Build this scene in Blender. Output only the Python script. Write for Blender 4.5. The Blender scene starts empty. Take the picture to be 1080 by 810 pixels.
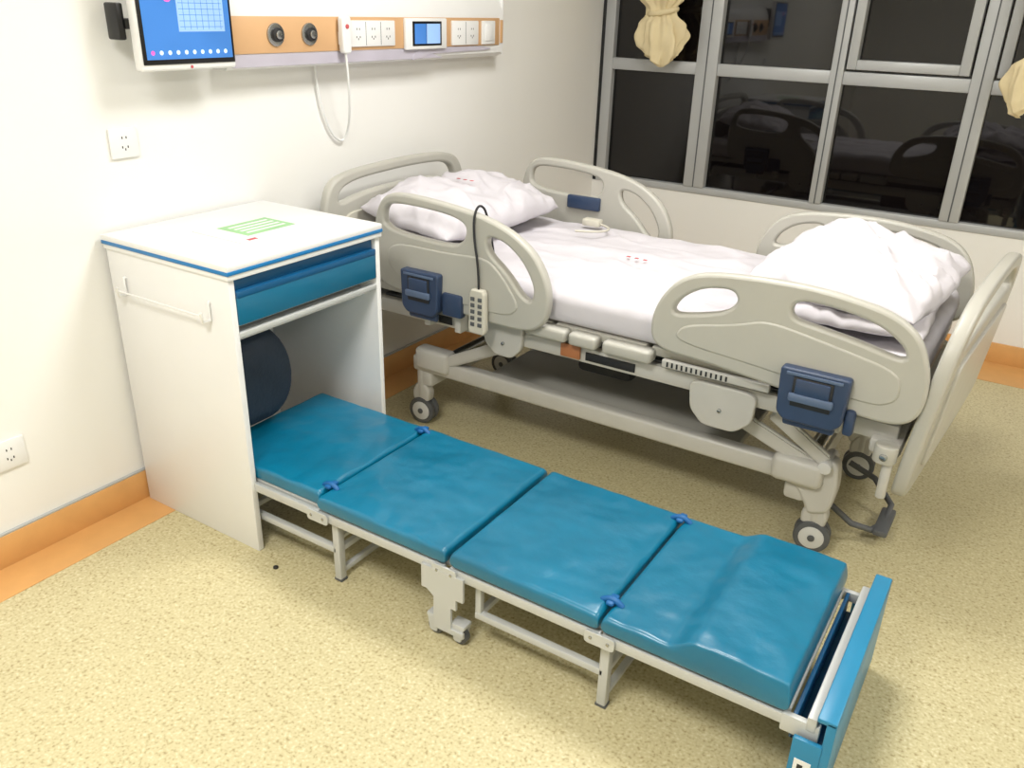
import bpy, bmesh, math, random
from mathutils import Vector, Matrix, noise
random.seed(3)
S=bpy.context.scene
col=bpy.context.collection
S.view_settings.view_transform='Standard'

# ---------------------------------------------------------------- materials
def srgb(c):
    return tuple((x/255/12.92 if x/255<=0.04045 else ((x/255+0.055)/1.055)**2.4) for x in c)+(1,)
def mat(name,c,rough=.5,metal=0,var=.06,scale=8,bump=0,bscale=60,coat=0,emit=0,spec=.5,bdetail=4):
    m=bpy.data.materials.new(name);m.use_nodes=True;nt=m.node_tree;b=nt.nodes['Principled BSDF']
    b.inputs['Roughness'].default_value=rough;b.inputs['Metallic'].default_value=metal
    b.inputs['Coat Weight'].default_value=coat;b.inputs['Coat Roughness'].default_value=.15
    b.inputs['Specular IOR Level'].default_value=spec
    tc=nt.nodes.new('ShaderNodeTexCoord');n=nt.nodes.new('ShaderNodeTexNoise');n.inputs['Scale'].default_value=scale;n.inputs['Detail'].default_value=3
    nt.links.new(tc.outputs['Object'],n.inputs['Vector'])
    r=nt.nodes.new('ShaderNodeValToRGB');l=srgb(c)
    r.color_ramp.elements[0].position=.3;r.color_ramp.elements[1].position=.7
    r.color_ramp.elements[0].color=tuple(x*(1-var) for x in l[:3])+(1,);r.color_ramp.elements[1].color=tuple(min(1,x*(1+var)) for x in l[:3])+(1,)
    nt.links.new(n.outputs['Fac'],r.inputs['Fac']);nt.links.new(r.outputs['Color'],b.inputs['Base Color'])
    if bump:
        n2=nt.nodes.new('ShaderNodeTexNoise');n2.inputs['Scale'].default_value=bscale;n2.inputs['Detail'].default_value=bdetail
        nt.links.new(tc.outputs['Object'],n2.inputs['Vector'])
        bp=nt.nodes.new('ShaderNodeBump');bp.inputs['Strength'].default_value=bump;bp.inputs['Distance'].default_value=.01
        nt.links.new(n2.outputs['Fac'],bp.inputs['Height']);nt.links.new(bp.outputs['Normal'],b.inputs['Normal'])
    if emit:
        nt.links.new(r.outputs['Color'],b.inputs['Emission Color']);b.inputs['Emission Strength'].default_value=emit
    return m
M={}
M['wall']=mat('wall_paint',(236,235,231),.6,var=.01,scale=2,bump=.03,bscale=200)
M['ceil']=mat('ceiling_paint',(240,239,236),.8,var=.01)
M['orange']=mat('orange_vinyl',(214,162,100),.4,var=.05,scale=12)
M['alu']=mat('window_aluminium',(182,184,185),.4,.15,var=.02)
M['gasket']=mat('dark_gasket',(28,30,32),.6)
M['glass']=mat('night_glass',(13,10,11),.03,var=.2,scale=1,spec=.55)
M['plastic']=mat('bed_plastic',(180,178,169),.38,var=.02)
M['frame']=mat('bed_frame_enamel',(192,190,183),.35,var=.03)
M['white']=mat('white_laminate',(230,230,229),.35,var=.01)
M['cotmetal']=mat('cot_enamel',(192,194,192),.4,.1,var=.03)
M['bblue']=mat('latch_blue',(50,66,94),.35,var=.08)
M['bblue2']=mat('latch_blue_light',(88,104,130),.35,var=.05)
M['dark']=mat('dark_plastic',(32,33,36),.5,var=.1)
M['rubber']=mat('castor_grey',(86,88,90),.5,var=.1)
M['hub']=mat('castor_hub',(205,205,202),.4,var=.05)
M['sheet']=mat('white_linen',(203,199,204),.85,var=.02,bump=.5,bscale=10,bdetail=6)
M['teal']=mat('teal_vinyl',(0,104,136),.34,var=.12,scale=5,bump=.34,bscale=13,coat=.32,bdetail=6)
M['strap']=mat('blue_strap',(10,90,150),.5)
M['drawer']=mat('drawer_blue',(16,102,136),.3,var=.04,scale=4,coat=.2)
M['drawer2']=mat('drawer_blue_dark',(14,82,126),.3,var=.04)
M['panelblue']=mat('panel_blue',(38,126,166),.35,var=.04)
M['edge']=mat('edge_band_blue',(20,116,178),.35)
M['wood']=mat('headwall_wood',(206,164,120),.45,var=.05,scale=6)
M['lilac']=mat('headwall_lilac',(186,181,193),.45)
M['black']=mat('black_plastic',(12,12,14),.3)
M['steel']=mat('steel',(170,172,172),.25,.9)
M['screen']=mat('monitor_screen',(62,112,178),.15,emit=.6,var=.12,scale=3)
M['screenw']=mat('screen_text',(135,168,212),.3,emit=.6)
M['icons']=mat('screen_icons',(185,210,238),.3,emit=.7)
M['pink']=mat('screen_pink',(210,90,170),.3,emit=.7)
M['red']=mat('red_print',(190,84,88),.7)
M['green']=mat('green_print',(150,196,142),.6)
M['cream']=mat('cream_curtain',(224,208,168),.85,var=.05,scale=10,bump=.1)
M['bag']=mat('dark_bag',(40,50,64),.6,var=.2,bump=.3)
M['cream_p']=mat('cream_plastic',(200,196,182),.5)
M['copper']=mat('motor_label',(170,110,70),.5)
def lampmat():
    m=bpy.data.materials.new('lamp_diffuser');m.use_nodes=True;b=m.node_tree.nodes['Principled BSDF']
    b.inputs['Emission Color'].default_value=(1,.985,.96,1);b.inputs['Emission Strength'].default_value=6;return m
M['lamp']=lampmat()
def floormat():
    m=bpy.data.materials.new('speckled_vinyl');m.use_nodes=True;nt=m.node_tree;b=nt.nodes['Principled BSDF'];L=nt.links.new
    b.inputs['Roughness'].default_value=.30;b.inputs['Specular IOR Level'].default_value=.4
    tc=nt.nodes.new('ShaderNodeTexCoord')
    v=nt.nodes.new('ShaderNodeTexNoise');v.inputs['Scale'].default_value=135;v.inputs['Detail'].default_value=4;L(tc.outputs['Object'],v.inputs['Vector'])
    r=nt.nodes.new('ShaderNodeValToRGB');e=r.color_ramp.elements
    e[0].position=.30;e[0].color=srgb((164,148,106));e[1].position=.70;e[1].color=srgb((218,210,176))
    x=r.color_ramp.elements.new(.43);x.color=srgb((197,186,145));x=r.color_ramp.elements.new(.58);x.color=srgb((204,194,153))
    L(v.outputs['Fac'],r.inputs['Fac'])
    n=nt.nodes.new('ShaderNodeTexNoise');n.inputs['Scale'].default_value=1.4;L(tc.outputs['Object'],n.inputs['Vector'])
    mx=nt.nodes.new('ShaderNodeMix');mx.data_type='RGBA';mx.blend_type='MULTIPLY';mx.inputs['Factor'].default_value=.10
    L(r.outputs['Color'],mx.inputs[6]);L(n.outputs['Fac'],mx.inputs[7]);L(mx.outputs[2],b.inputs['Base Color'])
    return m
M['floor']=floormat()

# ---------------------------------------------------------------- helpers
def group(name):
    o=bpy.data.objects.new(name,None);col.objects.link(o);o.empty_display_size=.1;return o
def bake(o):
    dg=bpy.context.evaluated_depsgraph_get();dg.update()
    me=bpy.data.meshes.new_from_object(o.evaluated_get(dg))
    n=o.name;mw=o.matrix_world.copy()
    bpy.data.objects.remove(o)
    q=bpy.data.objects.new(n,me);q.name=n;col.objects.link(q);q.matrix_world=mw;return q
def autos(me,ang=.6):
    for p in me.polygons:p.use_smooth=True
    try: me.set_sharp_from_angle(angle=ang)
    except Exception: pass
def box(name,lo,hi,m,parent=None,bev=.004,seg=2,rot=None,piv=None):
    bm=bmesh.new();bmesh.ops.create_cube(bm,size=1)
    lo=Vector(lo);hi=Vector(hi);c=(lo+hi)/2;d=hi-lo
    for v in bm.verts: v.co=Vector((v.co.x*d.x,v.co.y*d.y,v.co.z*d.z))
    if bev: bmesh.ops.bevel(bm,geom=list(bm.edges),offset=min(bev,min(d)*.45),segments=seg,affect='EDGES',profile=.5)
    me=bpy.data.meshes.new(name);bm.to_mesh(me);bm.free()
    o=bpy.data.objects.new(name,me);o.location=c;col.objects.link(o);me.materials.append(M[m]);o.parent=parent
    autos(me);return o
def tube(name,pts,r,m,parent=None,smooth=False,cyclic=False,res=5):
    cu=bpy.data.curves.new(name,'CURVE');cu.dimensions='3D';cu.bevel_depth=r;cu.bevel_resolution=res;cu.use_fill_caps=True
    if smooth:
        s=cu.splines.new('NURBS');s.points.add(len(pts)-1);s.order_u=3;s.use_endpoint_u=True;s.resolution_u=8
    else:
        s=cu.splines.new('POLY');s.points.add(len(pts)-1)
    for p,q in zip(s.points,pts):p.co=(*q,1)
    s.use_cyclic_u=cyclic
    o=bpy.data.objects.new(name,cu);col.objects.link(o);o=bake(o);o.data.materials.clear();o.data.materials.append(M[m]);o.parent=parent;autos(o.data,1.0);return o
def cyl(name,p1,p2,r,m,parent=None,seg=24,bev=.003):
    p1=Vector(p1);p2=Vector(p2);d=p2-p1
    bm=bmesh.new();bmesh.ops.create_cone(bm,cap_ends=True,segments=seg,radius1=r,radius2=r,depth=d.length)
    if bev:
        ed=[e for e in bm.edges if len(e.link_faces)==2 and any(len(f.verts)>4 for f in e.link_faces)]
        bmesh.ops.bevel(bm,geom=ed,offset=min(bev,r*.4,d.length*.3),segments=2,affect='EDGES',profile=.5)
    me=bpy.data.meshes.new(name);bm.to_mesh(me);bm.free();me.materials.append(M[m])
    o=bpy.data.objects.new(name,me);col.objects.link(o);o.rotation_mode='QUATERNION';o.rotation_quaternion=d.to_track_quat('Z','Y');o.location=(p1+p2)/2;o.parent=parent
    autos(me);return o
def rounded(pts,f=.35,n=5,rad=None):
    out=[];N=len(pts)
    for i in range(N):
        p=Vector(pts[i]);a=Vector(pts[i-1]);b=Vector(pts[(i+1)%N])
        la=(a-p).length;lb=(b-p).length
        ra=min(la*.5,rad) if rad else la*f;rb=min(lb*.5,rad) if rad else lb*f
        s=p+(a-p).normalized()*ra;e=p+(b-p).normalized()*rb
        for k in range(n+1):
            t=k/n;out.append(tuple(s*(1-t)**2+p*2*t*(1-t)+e*t*t))
    return out
def plate(name,outline,holes,axis,pos,half,m,parent=None,bev=.008,f=.4,rad=None,shear=0,z0=0,yaw=0,y0=0):
    """closed 2D outline (with holes) extruded; axis 'y': pts=(x,z); axis 'x': pts=(y,z); axis 'z': pts=(x,y)"""
    cu=bpy.data.curves.new(name,'CURVE');cu.dimensions='2D';cu.fill_mode='BOTH';cu.extrude=max(half-bev,.0005);cu.bevel_depth=bev;cu.bevel_resolution=2;cu.offset=-bev
    for k,poly in enumerate([outline]+list(holes)):
        pp=rounded(poly,f,5,rad) if (f or rad) else poly
        s=cu.splines.new('POLY');s.points.add(len(pp)-1)
        for p,q in zip(s.points,pp):p.co=(q[0],q[1],0,1)
        s.use_cyclic_u=True
    o=bpy.data.objects.new(name,cu);col.objects.link(o);o=bake(o);me=o.data
    for v in me.vertices:
        a,b,c=v.co
        if axis=='y': v.co=(a,pos-c,b)
        elif axis=='x': v.co=(pos+c+(b-z0)*shear+(a-y0)*yaw,a,b)
        else: v.co=(a,b,pos+c)
    me.materials.clear();me.materials.append(M[m]);o.parent=parent;autos(me,.7)
    return o
def grid(name,nu,nv,fn,m,parent=None,closed_u=False):
    bm=bmesh.new();V=[[bm.verts.new(fn(i/(nu-(0 if closed_u else 1)),j/(nv-1))) for j in range(nv)] for i in range(nu)]
    for i in range(nu if closed_u else nu-1):
        for j in range(nv-1):
            a=V[i][j];b=V[(i+1)%nu][j];c=V[(i+1)%nu][j+1];d=V[i][j+1];bm.faces.new((a,b,c,d))
    bmesh.ops.recalc_face_normals(bm,faces=bm.faces)
    me=bpy.data.meshes.new(name);bm.to_mesh(me);bm.free();me.materials.append(M[m])
    o=bpy.data.objects.new(name,me);col.objects.link(o);o.parent=parent
    for p in me.polygons:p.use_smooth=True
    return o
def nz(x,y,z,s,seed=0): return noise.noise(Vector((x*s+seed,y*s+seed*1.7,z*s)))
def softbox(name,lo,hi,m,parent=None,r=.02,n=(28,28),amp=.003,ns=9,seed=0,crown=0,topfn=None):
    """padded slab with rounded edges, a crowned top and gentle creases"""
    lo=Vector(lo);hi=Vector(hi);c=(lo+hi)/2;h=(hi-lo)/2
    bm=bmesh.new();nu,nv=n
    def pt(a,b,side):
        x=a*h.x;y=b*h.y
        dx=h.x-abs(x);dy=h.y-abs(y)
        def rr(d): 
            d=max(0,min(d,r)); return r-math.sqrt(max(0,r*r-(r-d)**2))
        drop=min(h.z*.98,rr(dx)+rr(dy))
        z=side*(h.z-drop)
        cx=c.x+x;cy=c.y+y
        if side>0:
            z+=crown*(1-a*a)*(1-b*b)
            w=nz(cx,cy,0,ns,seed)+.5*nz(cx,cy,3,ns*2.3,seed)
            z+=amp*w*min(1,min(dx,dy)/r)
            if topfn:z+=topfn(a,b,cx,cy)*min(1,min(dx,dy)/(r*.6)+.0)
        return Vector((cx,cy,c.z+z))
    def pr(t):
        s=2*t-1;return math.copysign(1-(1-abs(s))**1.6,s)
    T=[[bm.verts.new(pt(pr(i/(nu-1)),pr(j/(nv-1)),1)) for j in range(nv)] for i in range(nu)]
    B=[[bm.verts.new(pt(pr(i/(nu-1)),pr(j/(nv-1)),-1)) for j in range(nv)] for i in range(nu)]
    for i in range(nu-1):
        for j in range(nv-1):
            bm.faces.new((T[i][j],T[i+1][j],T[i+1][j+1],T[i][j+1]));bm.faces.new((B[i][j],B[i][j+1],B[i+1][j+1],B[i+1][j]))
    for i in range(nu-1):
        bm.faces.new((T[i][0],B[i][0],B[i+1][0],T[i+1][0]));bm.faces.new((T[i][-1],T[i+1][-1],B[i+1][-1],B[i][-1]))
    for j in range(nv-1):
        bm.faces.new((T[0][j],T[0][j+1],B[0][j+1],B[0][j]));bm.faces.new((T[-1][j],B[-1][j],B[-1][j+1],T[-1][j+1]))
    bmesh.ops.recalc_face_normals(bm,faces=bm.faces)
    me=bpy.data.meshes.new(name);bm.to_mesh(me);bm.free();me.materials.append(M[m])
    for p in me.polygons:p.use_smooth=True
    o=bpy.data.objects.new(name,me);col.objects.link(o);o.parent=parent;return o
def ridge(x,y,s,seed):
    return (1-abs(nz(x,y,1.3,s,seed))*2.2)
def pillow(name,c,sx,sy,sz,rot,m,parent=None,seed=0,n=80,wr=.012,flat=.55,topfn=None):
    """stuffed pillow: pinched corners, full centre, creases; underside flattened"""
    bm=bmesh.new()
    def pt(a,b,s):
        k=1-.10*(a*a*b*b) -.05*(1-(a*a))*(b*b) -.05*(1-b*b)*(a*a)
        t=((1-abs(a)**2.8)*(1-abs(b)**2.8))**.5
        x=a*sx*k;y=b*sy*k
        z=s*sz*t*(1 if s>0 else flat)
        ang=math.atan2(b,a);ed=max(abs(a),abs(b))
        w=nz(x,y,s,7,seed)*wr*1.4+nz(x,y,s,17,seed)*wr*.6
        w+=wr*1.1*max(0,ridge(x*1.0,y*1.8+.3*x,6,seed))**3
        w+=wr*.8*abs(math.sin(ang*9+seed+3*nz(x,y,0,5,seed)))*(ed**3)
        z+=w*t**.5*(1 if s>0 else .3)
        if topfn and s>0: z+=topfn(a,b)*t**.5
        return Vector((x+.5*wr*nz(y,x,2,9,seed),y+.5*wr*nz(x,y,5,9,seed),z))
    def pr(t): s=2*t-1;return math.copysign(1-(1-abs(s))**1.5,s)
    T=[[None]*n for _ in range(n)];B=[[None]*n for _ in range(n)]
    for i in range(n):
        for j in range(n):
            a=pr(i/(n-1));b=pr(j/(n-1));T[i][j]=bm.verts.new(pt(a,b,1))
            B[i][j]=T[i][j] if i in(0,n-1) or j in(0,n-1) else bm.verts.new(pt(a,b,-1))
    for i in range(n-1):
        for j in range(n-1):
            bm.faces.new((T[i][j],T[i+1][j],T[i+1][j+1],T[i][j+1]));bm.faces.new((B[i][j],B[i][j+1],B[i+1][j+1],B[i+1][j]))
    bmesh.ops.recalc_face_normals(bm,faces=bm.faces)
    me=bpy.data.meshes.new(name);bm.to_mesh(me);bm.free();me.materials.append(M[m])
    for p in me.polygons:p.use_smooth=True
    o=bpy.data.objects.new(name,me);col.objects.link(o);o.location=c;o.rotation_euler=rot;o.parent=parent;return o

# ---------------------------------------------------------------- room shell
XR,YB,YW,H=4.6,-2.6,3.54,2.35
box('floor',(-.1,YB-.1,-.1),(XR+.1,YW+.1,0),'floor',bev=0)
box('ceiling',(-.1,YB-.1,H),(XR+.1,YW+.1,H+.1),'ceil',bev=0)
box('wall_left',(-.1,YB-.1,0),(0,YW+.1,H),'wall',bev=0)
box('wall_right',(XR,YB-.1,0),(XR+.1,YW+.1,H),'wall',bev=0)
box('wall_front',(-.1,YB-.1,0),(XR+.1,YB,H),'wall',bev=0)
wb=group('wall_back')
box('wall_below_window',(0,YW,0),(XR,YW+.1,.55),'wall',wb,bev=0)
box('wall_above_window',(0,YW,2.1),(XR,YW+.1,H),'wall',wb,bev=0)
box('baseboard_left',(0,YB,0),(.012,YW,.09),'orange',bev=.002)
box('baseboard_back',(.012,YW-.012,0),(XR,YW,.09),'orange',bev=.002)
box('trim_1',(0,YB,.09),(.009,YW,.096),'alu',bev=.001)
box('trim_2',(.012,YB,0),(.14,YW-.012,.0015),'orange',bev=0)
box('trim_3',(.14,YW-.26,0),(XR,YW-.012,.0015),'orange',bev=0)

# window
win=group('window_1')
yf0,yf1=YW-.005,YW+.06
def fr(n,x0,x1,z0,z1,y0=yf0,y1=yf1,m='alu',bev=.004): return box(n,(x0,y0,z0),(x1,y1,z1),m,win,bev=bev)
fr('jamb_gasket',0,.022,.55,2.1,m='gasket',y0=YW+.002)
fr('sill_frame',.022,XR,.55,.585);fr('head_frame',.022,XR,2.06,2.1)
fr('jamb_frame',.022,.075,.585,2.06)
xs=[(.52,.625),(1.145,1.20),(1.705,1.785),(2.30,2.36),(2.85,2.93),(3.45,3.51),(4.02,4.10)]
for i,(a,b) in enumerate(xs):
    fr('mullion_%d'%(i+1),a,b,.585,2.06,y0=yf0-.008)
    fr('mullion_groove_%d'%(i+1),(a+b)/2-.003,(a+b)/2+.003,.585,2.06,y0=yf0-.0095,y1=yf0-.004,m='rubber',bev=0)
edges=[(.075,.52)]+[(xs[i][1],xs[i+1][0]) for i in range(len(xs)-1)]+[(xs[-1][1],XR)]
for i,(a,b) in enumerate(edges):
    fr('transom_%d'%(i+1),a,b,1.11,1.165)
    if i in (2,3,5):
        fr('sash_l_%d'%i,a+.01,a+.05,1.175,2.05,y0=yf0-.015);fr('sash_r_%d'%i,b-.05,b-.01,1.175,2.05,y0=yf0-.015)
        fr('sash_b_%d'%i,a+.05,b-.05,1.175,1.215,y0=yf0-.015);fr('sash_t_%d'%i,a+.05,b-.05,2.01,2.05,y0=yf0-.015)
box('window_glass',(.03,YW+.03,.57),(XR-.02,YW+.04,2.08),'glass',win,bev=0)

def curtain(x,y,zb,seed,k=1.0):
    g=group('tied_curtain')
    prof=[(0,.045),(.012,.072),(.05,.09),(.11,.103),(.16,.095),(.205,.06),(.23,.058),(.27,.085),(.34,.10),(.55,.115),(.80,.13),(2.12-zb,.14)]
    def R(h):
        for (a,ra),(b,rb) in zip(prof,prof[1:]):
            if h<=b: t=(h-a)/(b-a);t=t*t*(3-2*t);return ra+(rb-ra)*t
        return prof[-1][1]
    def fn(u,v):
        h=v**1.5*(2.1-zb);th=u*2*math.pi
        r=R(h)*k*(1+.14*math.sin(th*7+seed+h*12)+.10*math.sin(th*13+seed*2-h*15)+.30*nz(math.cos(th),math.sin(th),h*5,1.9,seed))
        return Vector((x+r*math.cos(th)+.02*math.sin(h*9+seed),y+.5*r*math.sin(th),zb+h+.025*math.sin(th*2+seed)*(1-min(1,h*6))))
    grid('curtain_cloth',140,110,fn,'cream',g,closed_u=True)
    tube('curtain_tie',[(x+.06*k*math.cos(a)+.01,y+.035*math.sin(a),zb+.218+.012*math.sin(a+1)) for a in [i*math.pi/8 for i in range(16)]],.013,'cream',g,cyclic=True)
    return g
curtain(.36,3.43,1.165,1.0,1.08)
curtain(1.97,3.43,1.065,4.0,1.08)
rail=group('curtain_rail');tube('rail_tube',[(.02,3.43,2.2),(4.58,3.43,2.2)],.012,'alu',rail)
for x in (.36,1.97): tube('rail_hook',[(x,3.43,2.2),(x,3.43,2.08)],.006,'alu',rail)

for i,(x,y) in enumerate([(1.25,-.6),(1.25,1.55),(3.3,-.6),(3.3,1.55)]):
    g=group('ceiling_light')
    box('light_tray',(x-.33,y-.33,H-.03),(x+.33,y+.33,H-.001),'white',g)
    box('light_diffuser',(x-.30,y-.30,H-.036),(x+.30,y+.30,H-.029),'lamp',g,bev=0)
    l=bpy.data.lights.new('ceiling_lamp','AREA');l.shape='SQUARE';l.size=.6;l.energy=(38,26,16,16)[i];l.color=(1,.985,.955)
    o=bpy.data.objects.new('ceiling_lamp',l);col.objects.link(o);o.location=(x,y,H-.045);o.parent=g

# ---------------------------------------------------------------- headwall unit
hw=group('medical_headwall_panel')
def extr(name,prof,y0,y1,m,parent):
    bm=bmesh.new();a=[bm.verts.new((p[0],y0,p[1])) for p in prof];b=[bm.verts.new((p[0],y1,p[1])) for p in prof];n=len(prof)
    for i in range(n): bm.faces.new((a[i],a[(i+1)%n],b[(i+1)%n],b[i]))
    bm.faces.new(a[::-1]);bm.faces.new(b);bmesh.ops.recalc_face_normals(bm,faces=bm.faces)
    me=bpy.data.meshes.new(name);bm.to_mesh(me);bm.free();me.materials.append(M[m]);o=bpy.data.objects.new(name,me);col.objects.link(o);o.parent=parent;autos(me,.5);return o
ha,hb=1.14,2.52
extr('body',[(.001,1.20),(.055,1.20),(.075,1.215),(.078,1.24),(.078,1.345),(.074,1.37),(.062,1.40),(.045,1.425),(.03,1.44),(.001,1.44)],ha,hb,'white',hw)
box('wood_face',(.076,ha+.002,1.243),(.082,hb-.03,1.342),'wood',hw,bev=.002)
plate('lilac_band',[(ha+.002,1.207),(ha+.002,1.241),(hb-.62,1.241),(hb-.50,1.232),(hb-.44,1.215),(hb-.40,1.207)],[],'x',.0775,.003,'lilac',hw,bev=.001,rad=.01)
plate('lilac_swoosh',[(1.93,1.20),(1.96,1.235),(2.02,1.243),(2.36,1.241),(2.44,1.232),(2.40,1.226),(2.05,1.222)],[],'x',.079,.003,'lilac',hw,bev=.001,rad=.02)
box('wood_end_strip',(.076,hb-.022,1.25),(.082,hb-.004,1.335),'wood',hw,bev=.002)
box('end_cap',(.001,hb,1.205),(.074,hb+.012,1.41),'white',hw,bev=.006)
cyl('end_knob',(.05,hb+.012,1.275),(.05,hb+.03,1.275),.009,'dark',hw)
for y in (1.31,1.445):
    cyl('gas_outlet_ring',(.08,y,1.293),(.088,y,1.293),.032,'steel',hw);cyl('gas_outlet_core',(.086,y,1.293),(.098,y,1.293),.02,'dark',hw);cyl('gas_outlet_pin',(.096,y,1.293),(.104,y,1.293),.012,'steel',hw)
def sock(y0,y1,z0,z1,n,par,x=.081):
    box('socket_plate',(x,y0,z0),(x+.008,y1,z1),'white',par,bev=.003)
    w=(y1-y0)/n
    for k in range(n):
        c=y0+w*(k+.5);cz=(z0+z1)/2
        if k: box('socket_seam',(x+.0078,y0+w*k-.0008,z0+.004),(x+.0086,y0+w*k+.0008,z1-.004),'rubber',par,bev=0)
        for dy,dz in ((-.006,.014),(.006,.014),(-.008,-.010),(.008,-.010),(0,-.016)):
            box('socket_slot',(x+.0075,c+dy-.0014,cz+dz-.003),(x+.0086,c+dy+.0014,cz+dz+.003),'dark',par,bev=0)
sock(1.62,1.84,1.253,1.332,3,hw)
box('display_frame',(.081,1.89,1.238),(.095,2.125,1.34),'white',hw,bev=.005);box('display_inner',(.094,1.925,1.25),(.097,2.09,1.33),'black',hw,bev=.002)
box('display_screen',(.0965,1.935,1.257),(.0975,2.00,1.322),'screen',hw,bev=0);box('display_text',(.0965,2.003,1.257),(.0975,2.08,1.322),'screenw',hw,bev=0)
sock(2.165,2.335,1.247,1.332,2,hw)
box('switch_plate',(.081,2.36,1.247),(.089,2.45,1.332),'white',hw,bev=.003);box('switch_rocker',(.088,2.378,1.26),(.094,2.432,1.32),'white',hw,bev=.003)
plate('handset_body',[(1.565,1.235),(1.60,1.235),(1.603,1.30),(1.602,1.345),(1.563,1.345),(1.562,1.30)],[],'x',.100,.011,'white',hw,bev=.005,rad=.012)
box('handset_holder',(.0825,1.568,1.26),(.09,1.597,1.30),'white',hw);cyl('handset_button',(.11,1.582,1.315),(.114,1.582,1.315),.007,'red',hw)
tube('handset_cord',[(.10,1.582,1.236),(.10,1.59,1.15),(.07,1.62,1.06),(.03,1.65,.99),(.012,1.64,.945),(.012,1.59,.975),(.012,1.55,1.06),(.012,1.53,1.17),(.02,1.525,1.2)],.004,'white',hw,smooth=True)

# monitor on bracket
mo=group('bedside_monitor')
box('shell',(.085,.835,1.212),(.115,1.132,1.47),'white',mo,bev=.008,seg=3)
box('bezel',(.1145,.842,1.228),(.118,1.126,1.462),'black',mo,bev=.001)
box('screen',(.1175,.852,1.240),(.1190,1.118,1.452),'screen',mo,bev=0)
box('screen_document',(.1188,.955,1.305),(.1194,1.10,1.40),'screenw',mo,bev=0)
for i in range(6): box('doc_line',(.1193,.96,1.316+i*.014),(.1197,1.095,1.3172+i*.014),'screen',mo,bev=0)
for i in range(7): box('doc_column',(.1193,.973+i*.019,1.31),(.1197,.974+i*.019,1.395),'screen',mo,bev=0)
for i in range(3): box('screen_title',(.1188,.868+i*.014,1.385),(.1194,.878+i*.014,1.397),'icons',mo,bev=0)
cyl('screen_flower',(.1188,.930,1.388),(.1195,.930,1.388),.014,'pink',mo,bev=0)
for i in range(10): cyl('icon',(.1188,.870+i*.025,1.256),(.1194,.870+i*.025,1.256),.0055,'pink' if i in(0,) else 'icons',mo,bev=0)
cyl('logo',(.1152,.984,1.220),(.1165,.984,1.220),.004,'red',mo,bev=0)
box('mount_plate',(.001,.93,1.30),(.03,1.03,1.42),'dark',mo);cyl('mount_arm',(.03,.98,1.36),(.086,.98,1.36),.02,'dark',mo)
box('side_bracket',(.03,.812,1.285),(.08,.832,1.37),'black',mo,bev=.005);box('side_bracket_link',(.03,.828,1.31),(.086,.86,1.335),'black',mo)
for n,(y0,y1,z0,z1) in enumerate([(.785,.868,.993,1.07),(.325,.408,.265,.345)]):
    g=group('wall_socket');sock(y0,y1,z0,z1,1,g,x=.0005)

# ---------------------------------------------------------------- bedside cabinet
cb=group('bedside_cabinet')
x0,x1,ya,yb2=.02,.497,.716,1.258;t=.018
HT=.782
box('side_panel_near',(x0,ya,0),(x1,ya+t,HT),'white',cb,bev=.002)
box('side_panel_far',(x0,yb2-t,0),(x1,yb2,HT),'white',cb,bev=.002)
box('back_panel',(x0,ya+t,.05),(x0+.012,yb2-t,HT),'white',cb,bev=0)
box('top_board',(x0-.006,ya-.006,HT+.014),(x1+.008,yb2+.006,HT+.030),'white',cb,bev=.003)
box('top_edge_band',(x0-.007,ya-.007,HT+.005),(x1+.009,yb2+.007,HT+.015),'edge',cb,bev=.002)
box('top_underlay',(x0-.004,ya-.004,HT-.008),(x1+.006,yb2+.004,HT+.006),'white',cb,bev=.001)
box('drawer_front',(x1-.016,ya+t+.002,.655),(x1+.002,yb2-t-.002,.738),'drawer',cb,bev=.003)
box('drawer_grip',(x1-.03,ya+t+.002,.738),(x1-.012,yb2-t-.002,HT-.006),'drawer2',cb,bev=.002)
box('drawer_grip_lip',(x1-.02,ya+t+.002,.724),(x1+.0035,yb2-t-.002,.742),'drawer2',cb,bev=.003)
box('drawer_bottom',(x0+.02,ya+t,.645),(x1-.02,yb2-t,.652),'white',cb,bev=0)
box('shelf',(x0+.012,ya+t,.605),(x1-.03,yb2-t,.617),'white',cb,bev=0)
box('rail_below_drawer',(x1-.018,ya+t,.622),(x1,yb2-t,.636),'cotmetal',cb,bev=.002)
tube('towel_bar',[(.085,ya-.026,.675),(.42,ya-.026,.675)],.0026,'white',cb)
for x in (.085,.42):
    tube('towel_bracket',[(x,ya,.705),(x,ya-.005,.705),(x,ya-.005,.66),(x,ya-.026,.66),(x,ya-.030,.685)],.0045,'white',cb)
g=group('notice_card');cz=HT+.0302
box('card',(.18,.87,cz),(.42,1.12,cz+.002),'white',g,bev=.0005)
box('card_print',(.205,.93,cz+.002),(.33,1.10,cz+.0024),'green',g,bev=0)
for i in range(4): box('card_line',(.225+i*.024,.95,cz+.0024),(.235+i*.024,1.085,cz+.0027),'white',g,bev=0)
box('card_red',(.355,.90,cz+.002),(.370,.93,cz+.0024),'red',g,bev=0)
bg=group('storage_bag');softbox('bag_body',(.08,.742,.262),(.36,1.01,.55),'bag',bg,r=.07,amp=.01)
tube('bag_handle',[(.2,.80,.52),(.2,.82,.585),(.2,.92,.585),(.2,.94,.52)],.008,'dark',bg,smooth=True)

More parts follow.
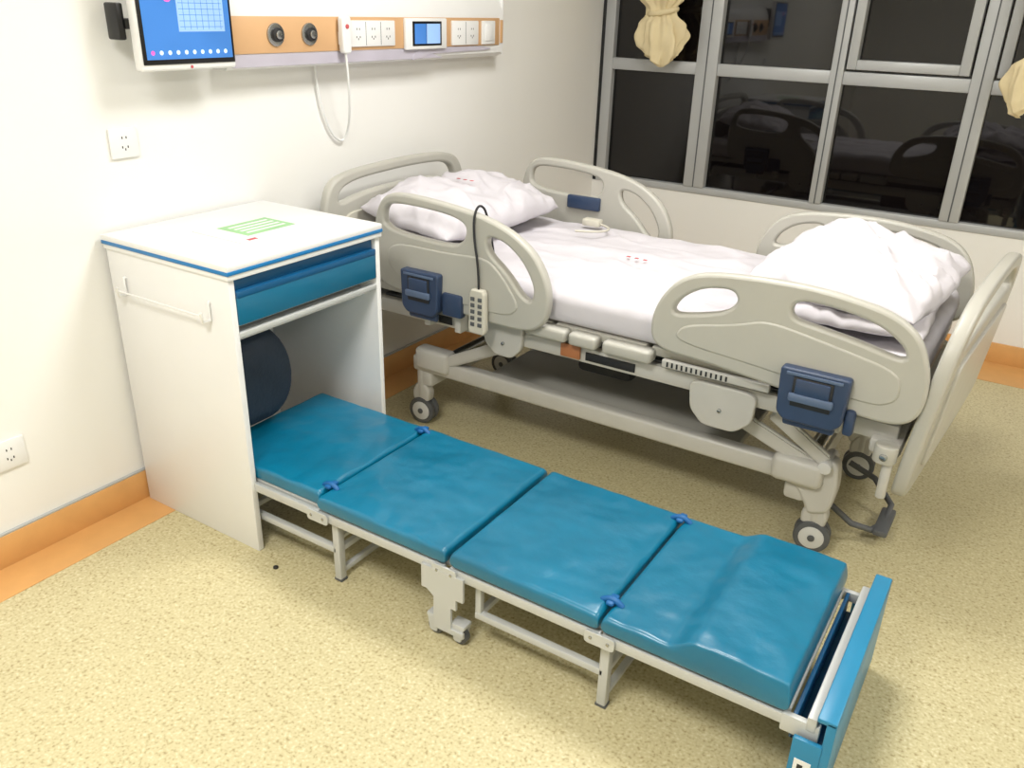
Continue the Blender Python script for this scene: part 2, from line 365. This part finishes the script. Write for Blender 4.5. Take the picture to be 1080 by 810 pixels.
# ---------------------------------------------------------------- fold-out cot
ct=group('folding_cot')
CY0,CY1=.722,1.182
def ptop(a,b,x,y):
    s=(x-1.67)/.06;s=max(0,min(1,s));s=s*s*(3-2*s)
    return .026*s*(1-.2*max(0,a)**4)
rest=[(.30,.724),(.732,1.132),(1.145,1.523),(1.530,1.915)]
for i,(a,b) in enumerate(rest):
    softbox('cushion_%d'%(i+1),(a,CY0+(.016 if i==0 else 0),.217),(b,CY1,.258),'teal',ct,r=.012,n=(80,80),amp=.0042,ns=11,seed=i*5+2,crown=.004,topfn=ptop if i==3 else None)
    box('cushion_base_%d'%(i+1),(a-.002,CY0+.02,.205),(b+.002,CY1-.01,.218),'cotmetal',ct,bev=.001)
seg=[(.32,.728),(.732,1.125),(1.14,1.528),(1.532,1.955)]
for k,y in enumerate((CY0+.004,CY1-.016)):
    for i,(a,b) in enumerate(seg):
        box('side_rail_%d_%d'%(k+1,i+1),(a,y,.187),(b,y+.014,.212),'cotmetal',ct,bev=.003)
    for x in (.73,1.13,1.53):
        plate('hinge',[(x-.035,.183),(x+.035,.183),(x+.035,.214),(x-.035,.214)],[],'y',y+(-.004 if k==0 else .018),.003,'cotmetal',ct,bev=.001,rad=.01)
        for dx in (-.02,.02): cyl('hinge_pin',(x+dx,y-.009 if k==0 else y+.02,.199),(x+dx,y-.006 if k==0 else y+.024,.199),.004,'steel',ct)
def legframe(xa,xb,zl):
    for k,y in enumerate((CY0+.022,CY1-.042)):
        box('leg',(xb-.011,y,0.004),(xb+.011,y+.022,.20),'cotmetal',ct,bev=.003)
        box('foot_pad',(xb-.013,y-.001,0),(xb+.013,y+.023,.008),'rubber',ct,bev=.002)
        box('lower_bar',(xa,y,zl),(xb,y+.018,zl+.018),'cotmetal',ct,bev=.003)
        box('inner_leg',(xa,y+.002,zl),(xa+.016,y+.018,.20),'cotmetal',ct,bev=.003)
        box('lower_bar_thin',(xa+.02,y+.10 if k==0 else y-.10,zl+.04),(xb,y+.108 if k==0 else y-.092,zl+.05),'cotmetal',ct,bev=.002)
    box('cross_bar',(xb-.008,CY0+.03,zl+.002),(xb+.008,CY1-.03,zl+.018),'cotmetal',ct,bev=.003)
    box('cross_bar_low',(xb-.008,CY0+.03,.02),(xb+.008,CY1-.03,.036),'cotmetal',ct,bev=.003)
    box('cross_bar_in',(xa,CY0+.03,zl+.002),(xa+.015,CY1-.03,zl+.018),'cotmetal',ct,bev=.003)
    box('cross_bar_mid',(xb-.006,CY0+.03,zl+.038),(xb+.006,CY1-.03,zl+.050),'cotmetal',ct,bev=.003)
legframe(.42,.765,.085)
legframe(1.20,1.535,.085)
for k,(y,s) in enumerate(((CY0+.0,1),(CY1-.006,-1))):
    plate('castor_plate',[(1.065,.20),(1.185,.20),(1.185,.135),(1.165,.135),(1.165,.105),(1.15,.105),(1.15,.045),(1.165,.045),(1.185,.045),(1.185,.03),(1.11,.03),(1.10,.03),(1.10,.12),(1.08,.135),(1.065,.135)],[],'y',y,.004,'cotmetal',ct,bev=.001,f=0)
    for x in (1.095,1.165):
        yy=y+s*.018
        cyl('castor_wheel',(x,yy-.010,.021),(x,yy+.010,.021),.021,'rubber',ct)
        cyl('castor_hub',(x,yy-.0115,.021),(x,yy+.0115,.021),.009,'hub',ct)
        for d in (-.0145,.0145): plate('castor_fork',[(x-.018,.055),(x+.018,.055),(x+.010,.012),(x-.010,.012)],[],'y',yy+d,.002,'cotmetal',ct,bev=.0008,rad=.006)
        box('castor_cap',(x-.02,yy-.016,.05),(x+.02,yy+.016,.060),'cotmetal',ct,bev=.002)
box('castor_cross',(1.115,CY0+.01,.13),(1.14,CY1-.01,.155),'cotmetal',ct,bev=.003)
for x in (.728,1.5265):
    for y in (CY0+.055,CY1-.03):
        tube('strap',[(x-.022,y,.256),(x-.012,y,.266),(x+.012,y,.268),(x+.024,y,.256)],.007,'strap',ct,smooth=True)
        box('strap_tab',(x-.009,y-.016,.258),(x+.009,y+.022,.267),'strap',ct,bev=.004)
box('end_tray',(1.925,CY0+.02,.150),(1.995,CY1-.01,.158),'drawer2',ct,bev=.001)
box('end_tray_wall',(1.922,CY0+.02,.150),(1.930,CY1-.01,.21),'drawer2',ct,bev=.001)
box('end_rail',(1.950,CY0,.20),(1.968,CY1,.232),'cotmetal',ct,bev=.003)
box('end_rail_foot',(1.905,CY0+.002,.175),(1.975,CY0+.016,.215),'cotmetal',ct,bev=.003)
box('front_panel',(1.985,CY0-.015,.02),(2.003,CY1+.03,.252),'panelblue',ct,bev=.003)
box('front_panel_flange',(1.935,CY0-.017,.02),(1.987,CY0-.006,.19),'panelblue',ct,bev=.002)
box('front_panel_flange_far',(1.935,CY1+.018,.02),(1.987,CY1+.028,.19),'panelblue',ct,bev=.002)
box('front_panel_lip',(1.968,CY0-.015,.243),(2.003,CY1+.03,.254),'panelblue',ct,bev=.003)
for y in (CY0+.06,CY1-.06): box('front_panel_foot',(1.96,y-.02,0),(2.0,y+.02,.022),'dark',ct,bev=.003)
box('latch_label',(1.945,CY0-.0185,.10),(1.975,CY0-.0165,.145),'white',ct,bev=0)
box('latch_mark',(1.952,CY0-.0192,.115),(1.962,CY0-.0184,.135),'dark',ct,bev=0)
fp=group('floor_debris');cyl('debris_disc',(.59,.69,0),(.59,.69,.005),.007,'dark',fp,bev=.001)  # small dark piece of debris lying on the floor, modelled as a disc

# ---------------------------------------------------------------- hospital bed
bd=group('hospital_bed')
YN,YF=1.47,2.355
HR=[(.30,.57),(.30,.76),(.345,.848),(.45,.858),(.68,.838),(.81,.805),(.905,.745),(.957,.65),(.95,.55),(.89,.503),(.70,.508),(.52,.528),(.36,.545)]
HRh=[[(.345,.735),(.345,.80),(.38,.822),(.50,.822),(.62,.812),(.665,.79),(.655,.745),(.61,.722)],
     [(.735,.775),(.80,.765),(.865,.715),(.905,.645),(.895,.60),(.86,.615),(.81,.675),(.74,.725)]]
FR=[(1.27,.585),(1.275,.67),(1.325,.75),(1.40,.787),(1.55,.80),(1.70,.80),(1.86,.775),(1.93,.725),(1.965,.63),(1.962,.54),(1.92,.502),(1.80,.505),(1.60,.53),(1.42,.548),(1.31,.553)]
FRh=[[(1.325,.66),(1.345,.705),(1.40,.745),(1.48,.758),(1.50,.73),(1.47,.695),(1.40,.675)],
     [(1.635,.762),(1.72,.762),(1.83,.742),(1.895,.70),(1.905,.665),(1.80,.69),(1.70,.705),(1.63,.715)]]
def latch(x0_,x1_,z0_,z1_,y,s,p):
    w=x1_-x0_
    plate('latch_housing',[(x0_,z0_+.02),(x0_-.004,z1_),(x1_+.004,z1_),(x1_,z0_+.02),(x1_-.02,z0_),(x0_+.02,z0_)],[],'y',y+s*.017,.018,'bblue',p,bev=.005,rad=.010)
    yy=y+s*.035
    box('latch_handle_recess',(x0_+w*.2,min(yy,yy+s*.004),z0_+.045),(x1_-w*.2,max(yy,yy+s*.004),z1_-.018),'dark',p,bev=.001)
    box('latch_handle',(x0_+w*.16,min(yy,yy+s*.012),z0_+.058),(x1_-w*.16,max(yy,yy+s*.012),z0_+.080),'bblue2',p,bev=.006)
    box('latch_handle_plate',(x0_+w*.24,min(yy,yy+s*.008),z0_+.078),(x1_-w*.24,max(yy,yy+s*.008),z1_-.022),'bblue',p,bev=.004)
    box('latch_lower_arm',(x0_+w*.1,min(y,y+s*.02),z0_-.02),(x1_-w*.1,max(y,y+s*.02),z0_+.03),'bblue',p,bev=.008)
    box('latch_ridge',(x0_+w*.08,min(yy,yy+s*.004),z1_-.016),(x1_-w*.08,max(yy,yy+s*.004),z1_-.008),'bblue2',p,bev=.001)
for y,s,nm in ((YN,-1,'near'),(YF,1,'far')):
    plate('head_side_rail_'+nm,HR,HRh,'y',y,.016,'plastic',bd,bev=.009,f=.45)
    plate('foot_side_rail_'+nm,FR,FRh,'y',y,.016,'plastic',bd,bev=.009,f=.45)
    plate('head_rail_boss_'+nm,[(.36,.60),(.36,.70),(.60,.70),(.74,.71),(.80,.66),(.86,.58),(.82,.54),(.60,.55)],[],'y',y+s*.014,.006,'plastic',bd,bev=.005,f=.4)
    plate('foot_rail_boss_'+nm,[(1.34,.59),(1.36,.64),(1.50,.67),(1.58,.70),(1.75,.67),(1.90,.64),(1.91,.57),(1.86,.54),(1.6,.57)],[],'y',y+s*.014,.006,'plastic',bd,bev=.005,f=.4)
    latch(.435,.575,.49,.63,y+s*.012,s,bd);latch(1.64,1.80,.462,.602,y+s*.012,s,bd)
    box('latch_side_block',(.58,min(y,y+s*.03),.50),(.655,max(y,y+s*.03),.575),'bblue',bd,bev=.008)
    box('latch_side_block_foot',(1.80,min(y,y+s*.03),.452),(1.825,max(y,y+s*.03),.52),'bblue',bd,bev=.008)
    yi=y-s*.05
    for x in (.50,.62,1.70,1.78): box('rail_arm',(x-.012,min(y,yi),.44),(x+.012,max(y,yi),.56),'frame',bd,bev=.004)
box('far_inner_latch',(.52,YF-.032,.68),(.66,YF-.012,.73),'bblue',bd,bev=.006)
HB=[(1.43,.40),(1.425,.74),(1.46,.845),(1.56,.875),(1.83,.885),(2.06,.88),(2.17,.85),(2.215,.74),(2.21,.40)]
HBh=[[(1.49,.77),(1.51,.82),(1.59,.842),(1.83,.850),(2.04,.846),(2.12,.825),(2.15,.77),(2.02,.795),(1.83,.803),(1.62,.795)]]
plate('headboard',HB,HBh,'x',.10,.017,'plastic',bd,bev=.01,f=.42)
plate('headboard_inset',[(1.52,.50),(1.52,.74),(2.12,.74),(2.12,.50)],[],'x',.12,.005,'cream_p',bd,bev=.003,f=.1)
SH,YAW=.10,.075
FB=[(1.475,.31),(1.465,.60),(1.49,.72),(1.58,.795),(1.70,.812),(1.90,.818),(2.08,.815),(2.19,.79),(2.265,.72),(2.29,.60),(2.285,.31),(2.20,.29),(1.55,.29)]
FBh=[[(1.53,.69),(1.60,.75),(1.72,.77),(1.90,.778),(2.06,.775),(2.16,.748),(2.21,.69),(2.10,.70),(1.90,.708),(1.66,.70)]]
plate('footboard',FB,FBh,'x',1.945,.018,'plastic',bd,bev=.01,f=.42,shear=SH,z0=.27,yaw=YAW,y0=1.475)
plate('footboard_inset',[(1.56,.36),(1.56,.65),(2.20,.65),(2.20,.36)],[],'x',1.965,.006,'frame',bd,bev=.004,f=.1,shear=SH,z0=.27,yaw=YAW,y0=1.475)
plate('footboard_inset_inner',[(1.56,.36),(1.56,.65),(2.20,.65),(2.20,.36)],[],'x',1.925,.006,'frame',bd,bev=.004,f=.1,shear=SH,z0=.27,yaw=YAW,y0=1.475)
def mtop(a,b,x,y):
    w=.012*max(0,nz(x*1,y*2.2,0,4,9))+.004*nz(x,y,1,16,2)
    w+=.008*max(0,ridge(x*.8+.2*y,y*1.6,4.2,5))**4
    return w
softbox('mattress_with_sheet',(.14,1.505,.535),(1.935,2.30,.635),'sheet',bd,r=.035,n=(200,100),amp=.009,ns=6,seed=4,crown=.012,topfn=mtop)
for i,(a,b) in enumerate([(.15,.70),(.715,.93),(.945,1.24),(1.255,1.93)]):
    box('deck_%d'%(i+1),(a,1.52,.505),(b,2.29,.533),'plastic',bd,bev=.006)
for i,(a,b) in enumerate([(.86,1.00),(1.01,1.10),(1.12,1.27)]):
    for y0_,y1_ in ((1.478,1.53),(2.28,2.33)): box('deck_edge_block_%d'%(i+1),(a,y0_,.490),(b,y1_,.528),'plastic',bd,bev=.01,seg=3)
box('deck_vent_bar',(1.30,1.492,.490),(1.60,1.51,.512),'frame',bd,bev=.003)
for i in range(13): box('deck_vent_%d'%(i+1),(1.315+i*.014,1.4905,.494),(1.320+i*.014,1.4935,.508),'dark',bd,bev=0)
for y in (1.525,2.255):
    box('upper_beam',(.20,y,.425),(1.92,y+.032,.475),'frame',bd,bev=.008)
for x in (.22,.75,1.20,1.55,1.885): box('upper_cross',(x,1.53,.43),(x+.03,2.28,.465),'frame',bd,bev=.005)
for i,x in enumerate((.40,1.05)): box('dark_slot',(x,1.5215,.437),(x+.16,1.526,.463),'dark',bd,bev=.001)
box('actuator_head',(.95,1.66,.33),(1.14,1.80,.46),'dark',bd,bev=.02);cyl('actuator_tube',(1.1,1.74,.40),(1.5,1.74,.38),.018,'steel',bd)
box('motor_label',(.97,1.512,.437),(1.035,1.522,.478),'copper',bd,bev=.002)
box('control_box',(1.22,1.80,.32),(1.50,2.1,.43),'dark',bd,bev=.015)
box('head_actuator',(.30,1.68,.36),(.55,1.85,.47),'dark',bd,bev=.02)
box('under_pan',(.25,1.56,.468),(1.9,2.25,.478),'rubber',bd,bev=.001)
for y in (1.515,2.285):
    plate('bracket_plate_head',[(.69,.50),(.84,.50),(.835,.42),(.80,.385),(.74,.385),(.70,.42)],[],'y',y,.010,'frame',bd,bev=.004,f=.25)
    plate('bracket_plate_foot',[(1.38,.47),(1.57,.47),(1.565,.385),(1.52,.345),(1.43,.345),(1.39,.385)],[],'y',y,.010,'frame',bd,bev=.004,f=.25)
    cyl('bracket_pin',(.77,y-.016,.43),(.77,y+.016,.43),.006,'steel',bd);cyl('bracket_pin',(1.475,y-.016,.40),(1.475,y+.016,.40),.006,'steel',bd)
for y in (1.585,2.125):
    box('chassis_beam',(.34,y,.205),(1.70,y+.045,.262),'frame',bd,bev=.010,seg=3)
box('chassis_cover',(.62,1.63,.215),(1.50,2.125,.238),'plastic',bd,bev=.006)
for x in (.36,1.66): box('chassis_cross',(x,1.59,.15),(x+.06,2.165,.215),'frame',bd,bev=.012)
def bar(name,p,q,w,h,m,par):
    p=Vector(p);q=Vector(q);d=q-p;L_=d.length
    bm=bmesh.new();bmesh.ops.create_cube(bm,size=1)
    for v in bm.verts:v.co=Vector((v.co.x*L_,v.co.y*w,v.co.z*h))
    bmesh.ops.bevel(bm,geom=list(bm.edges),offset=min(w,h)*.25,segments=2,affect='EDGES')
    me=bpy.data.meshes.new(name);bm.to_mesh(me);bm.free();me.materials.append(M[m]);o=bpy.data.objects.new(name,me);col.objects.link(o)
    o.rotation_euler=(0,-math.atan2(d.z,math.hypot(d.x,d.y)),math.atan2(d.y,d.x));o.location=(p+q)/2;o.parent=par;autos(me);return o
for y in (1.60,2.15):
    bar('lift_arm_head',(.77,y-.04 if y<2 else y+.04,.41),(.46,y,.25),.022,.04,'frame',bd)
    bar('lift_arm_foot',(1.48,y-.04 if y<2 else y+.04,.385),(1.72,y,.27),.022,.045,'frame',bd)
    box('head_gusset',(.36,y-.03,.22),(.50,y+.03,.30),'frame',bd,bev=.015,seg=3)
    box('foot_gusset',(1.62,y-.04,.21),(1.76,y+.03,.29),'frame',bd,bev=.02,seg=3)
cyl('lift_shaft_head',(.46,1.58,.26),(.46,2.17,.26),.016,'steel',bd);cyl('lift_shaft_foot',(1.71,1.58,.27),(1.71,2.17,.27),.016,'steel',bd)
def castor(x,y,ang):
    r=.05;c=math.cos(ang);s=math.sin(ang);ax=Vector((-s,c,0));C=Vector((x,y,r))
    cyl('castor_tyre',C-ax*.024,C-ax*.006,r,'rubber',bd,seg=40,bev=.005);cyl('castor_tyre',C+ax*.006,C+ax*.024,r,'rubber',bd,seg=40,bev=.005)
    cyl('castor_hub',C-ax*.027,C+ax*.027,r*.70,'hub',bd,seg=32,bev=.004);cyl('castor_axle',C-ax*.030,C+ax*.030,.010,'rubber',bd,bev=.001)
    cyl('castor_stem',(x,y,.10),(x,y,.225),.022,'frame',bd)
    plate('castor_hood',[(x-.035,.085),(x+.03,.085),(x+.035,.125),(x+.02,.155),(x-.02,.155),(x-.038,.12)],[],'y',y,.020,'frame',bd,bev=.008,f=.3)
    box('castor_web',(x-.02,y-.005,.045),(x+.02,y+.005,.12),'hub',bd,bev=.002)
for x,y,a in ((.37,1.61,.1),(1.755,1.615,.15),(1.775,2.12,.1),(.37,2.14,0)): castor(x,y,a)
for y in (1.615,2.13):
    plate('foot_column',[(1.70,.30),(1.79,.30),(1.80,.22),(1.79,.14),(1.735,.12),(1.715,.16),(1.67,.22)],[],'y',y,.028,'frame',bd,bev=.01,f=.3)
    bar('foot_link',(1.60,y-.03,.40),(1.76,y-.03,.30),.022,.04,'frame',bd)
    cyl('foot_pivot',(1.76,y-.05,.285),(1.76,y+.05,.285),.018,'hub',bd)
tube('brake_pedal',[(1.76,1.70,.12),(1.84,1.70,.07),(1.89,1.74,.045),(1.915,1.80,.045),(1.915,1.90,.055),(1.85,1.95,.10),(1.77,1.95,.13)],.009,'rubber',bd)
box('pedal_pad',(1.895,1.73,.035),(1.935,1.88,.055),'rubber',bd,bev=.006)
box('foot_end_beam',(1.86,1.50,.40),(1.935,2.28,.44),'frame',bd,bev=.01)
for y in (1.475,2.33):
    cyl('corner_bumper',(1.905,y,.40),(1.905,y,.445),.028,'plastic',bd)
    cyl('corner_bumper_bolt',(1.905,y-.03,.42),(1.905,y+.03,.42),.010,'steel',bd)
    cyl('bumper_post',(1.915,y,.30),(1.915,y,.40),.012,'frame',bd)
box('head_end_beam',(.12,1.50,.40),(.22,2.26,.44),'frame',bd,bev=.01)
hc=group('bed_hand_control')
yc_=YN-.036
plate('controller_body',[(.695,.475),(.755,.475),(.752,.60),(.745,.615),(.705,.615),(.698,.60)],[],'y',yc_,.012,'cream_p',hc,bev=.005,f=.15)
for i in range(5):
    for dx in (-.013,.013): box('key',(.725+dx-.007,yc_-.015,.500+i*.02),(.725+dx+.007,yc_-.011,.512+i*.02),'rubber',hc,bev=.001)
box('controller_hook',(.71,yc_+.010,.585),(.74,yc_+.014,.61),'cream_p',hc,bev=.001)
tube('controller_cord',[(.725,yc_,.614),(.722,yc_+.002,.68),(.70,YN-.027,.76),(.695,YN-.022,.83),(.70,YN,.862),(.71,YN+.03,.83),(.72,YN+.05,.70)],.0036,'dark',hc,smooth=True)
rc=group('call_cable');box('plug',(.66,2.19,.655),(.73,2.23,.681),'cream_p',rc,bev=.006)
tube('cable',[(.73,2.21,.665),(.80,2.17,.668),(.78,2.10,.664),(.70,2.07,.664)],.004,'cream_p',rc,smooth=True)

# ---------------------------------------------------------------- bedding
pillow('pillow',(.345,1.885,.728),.215,.36,.085,(0,math.radians(7),math.radians(-3)),'sheet',seed=2,wr=.014)
dv=group('folded_duvet')
pillow('duvet_fold_lower',(1.69,1.88,.680),.235,.33,.045,(0,0,math.radians(3)),'sheet',dv,seed=7,wr=.016)
def puff(a,b): return .012*math.exp(-((a+.1)**2)*3)*(1-b*b)-.016*math.exp(-((a-.45-.2*b)**2)*40)
pillow('duvet_fold_upper',(1.70,1.89,.735),.245,.315,.068,(math.radians(2),math.radians(2),math.radians(-6)),'sheet',dv,seed=11,wr=.021,topfn=puff)
lp=group('sheet_print')
for k,(x,y,z) in enumerate([(1.02,1.90,.658),(.34,1.90,.824)]):
    for i in range(3): box('mark',(x-.035+i*.03,y-.005-i*.002,z),(x-.023+i*.03,y+.005-i*.002,z+.0012),'red',lp,bev=0)

# ---------------------------------------------------------------- world + camera
w=bpy.data.worlds.new('night');S.world=w;w.use_nodes=True;w.node_tree.nodes['Background'].inputs[0].default_value=(.01,.012,.02,1);w.node_tree.nodes['Background'].inputs[1].default_value=.3
f,az,pt,rl=883.6956,.56,.4244,.0296
F=Vector((-math.sin(az)*math.cos(pt),math.cos(az)*math.cos(pt),-math.sin(pt)))
R0=Vector((math.cos(az),math.sin(az),0));U0=R0.cross(F)
R=R0*math.cos(rl)+U0*math.sin(rl);U=-R0*math.sin(rl)+U0*math.cos(rl)
cam=bpy.data.cameras.new('camera');cam.sensor_width=36;cam.lens=f/1080*36;cam.clip_start=.02
co=bpy.data.objects.new('camera',cam);col.objects.link(co)
m4=Matrix((R,U,-F)).transposed().to_4x4();m4.translation=Vector((2.0871,-.5358,1.3895));co.matrix_world=m4
S.camera=co
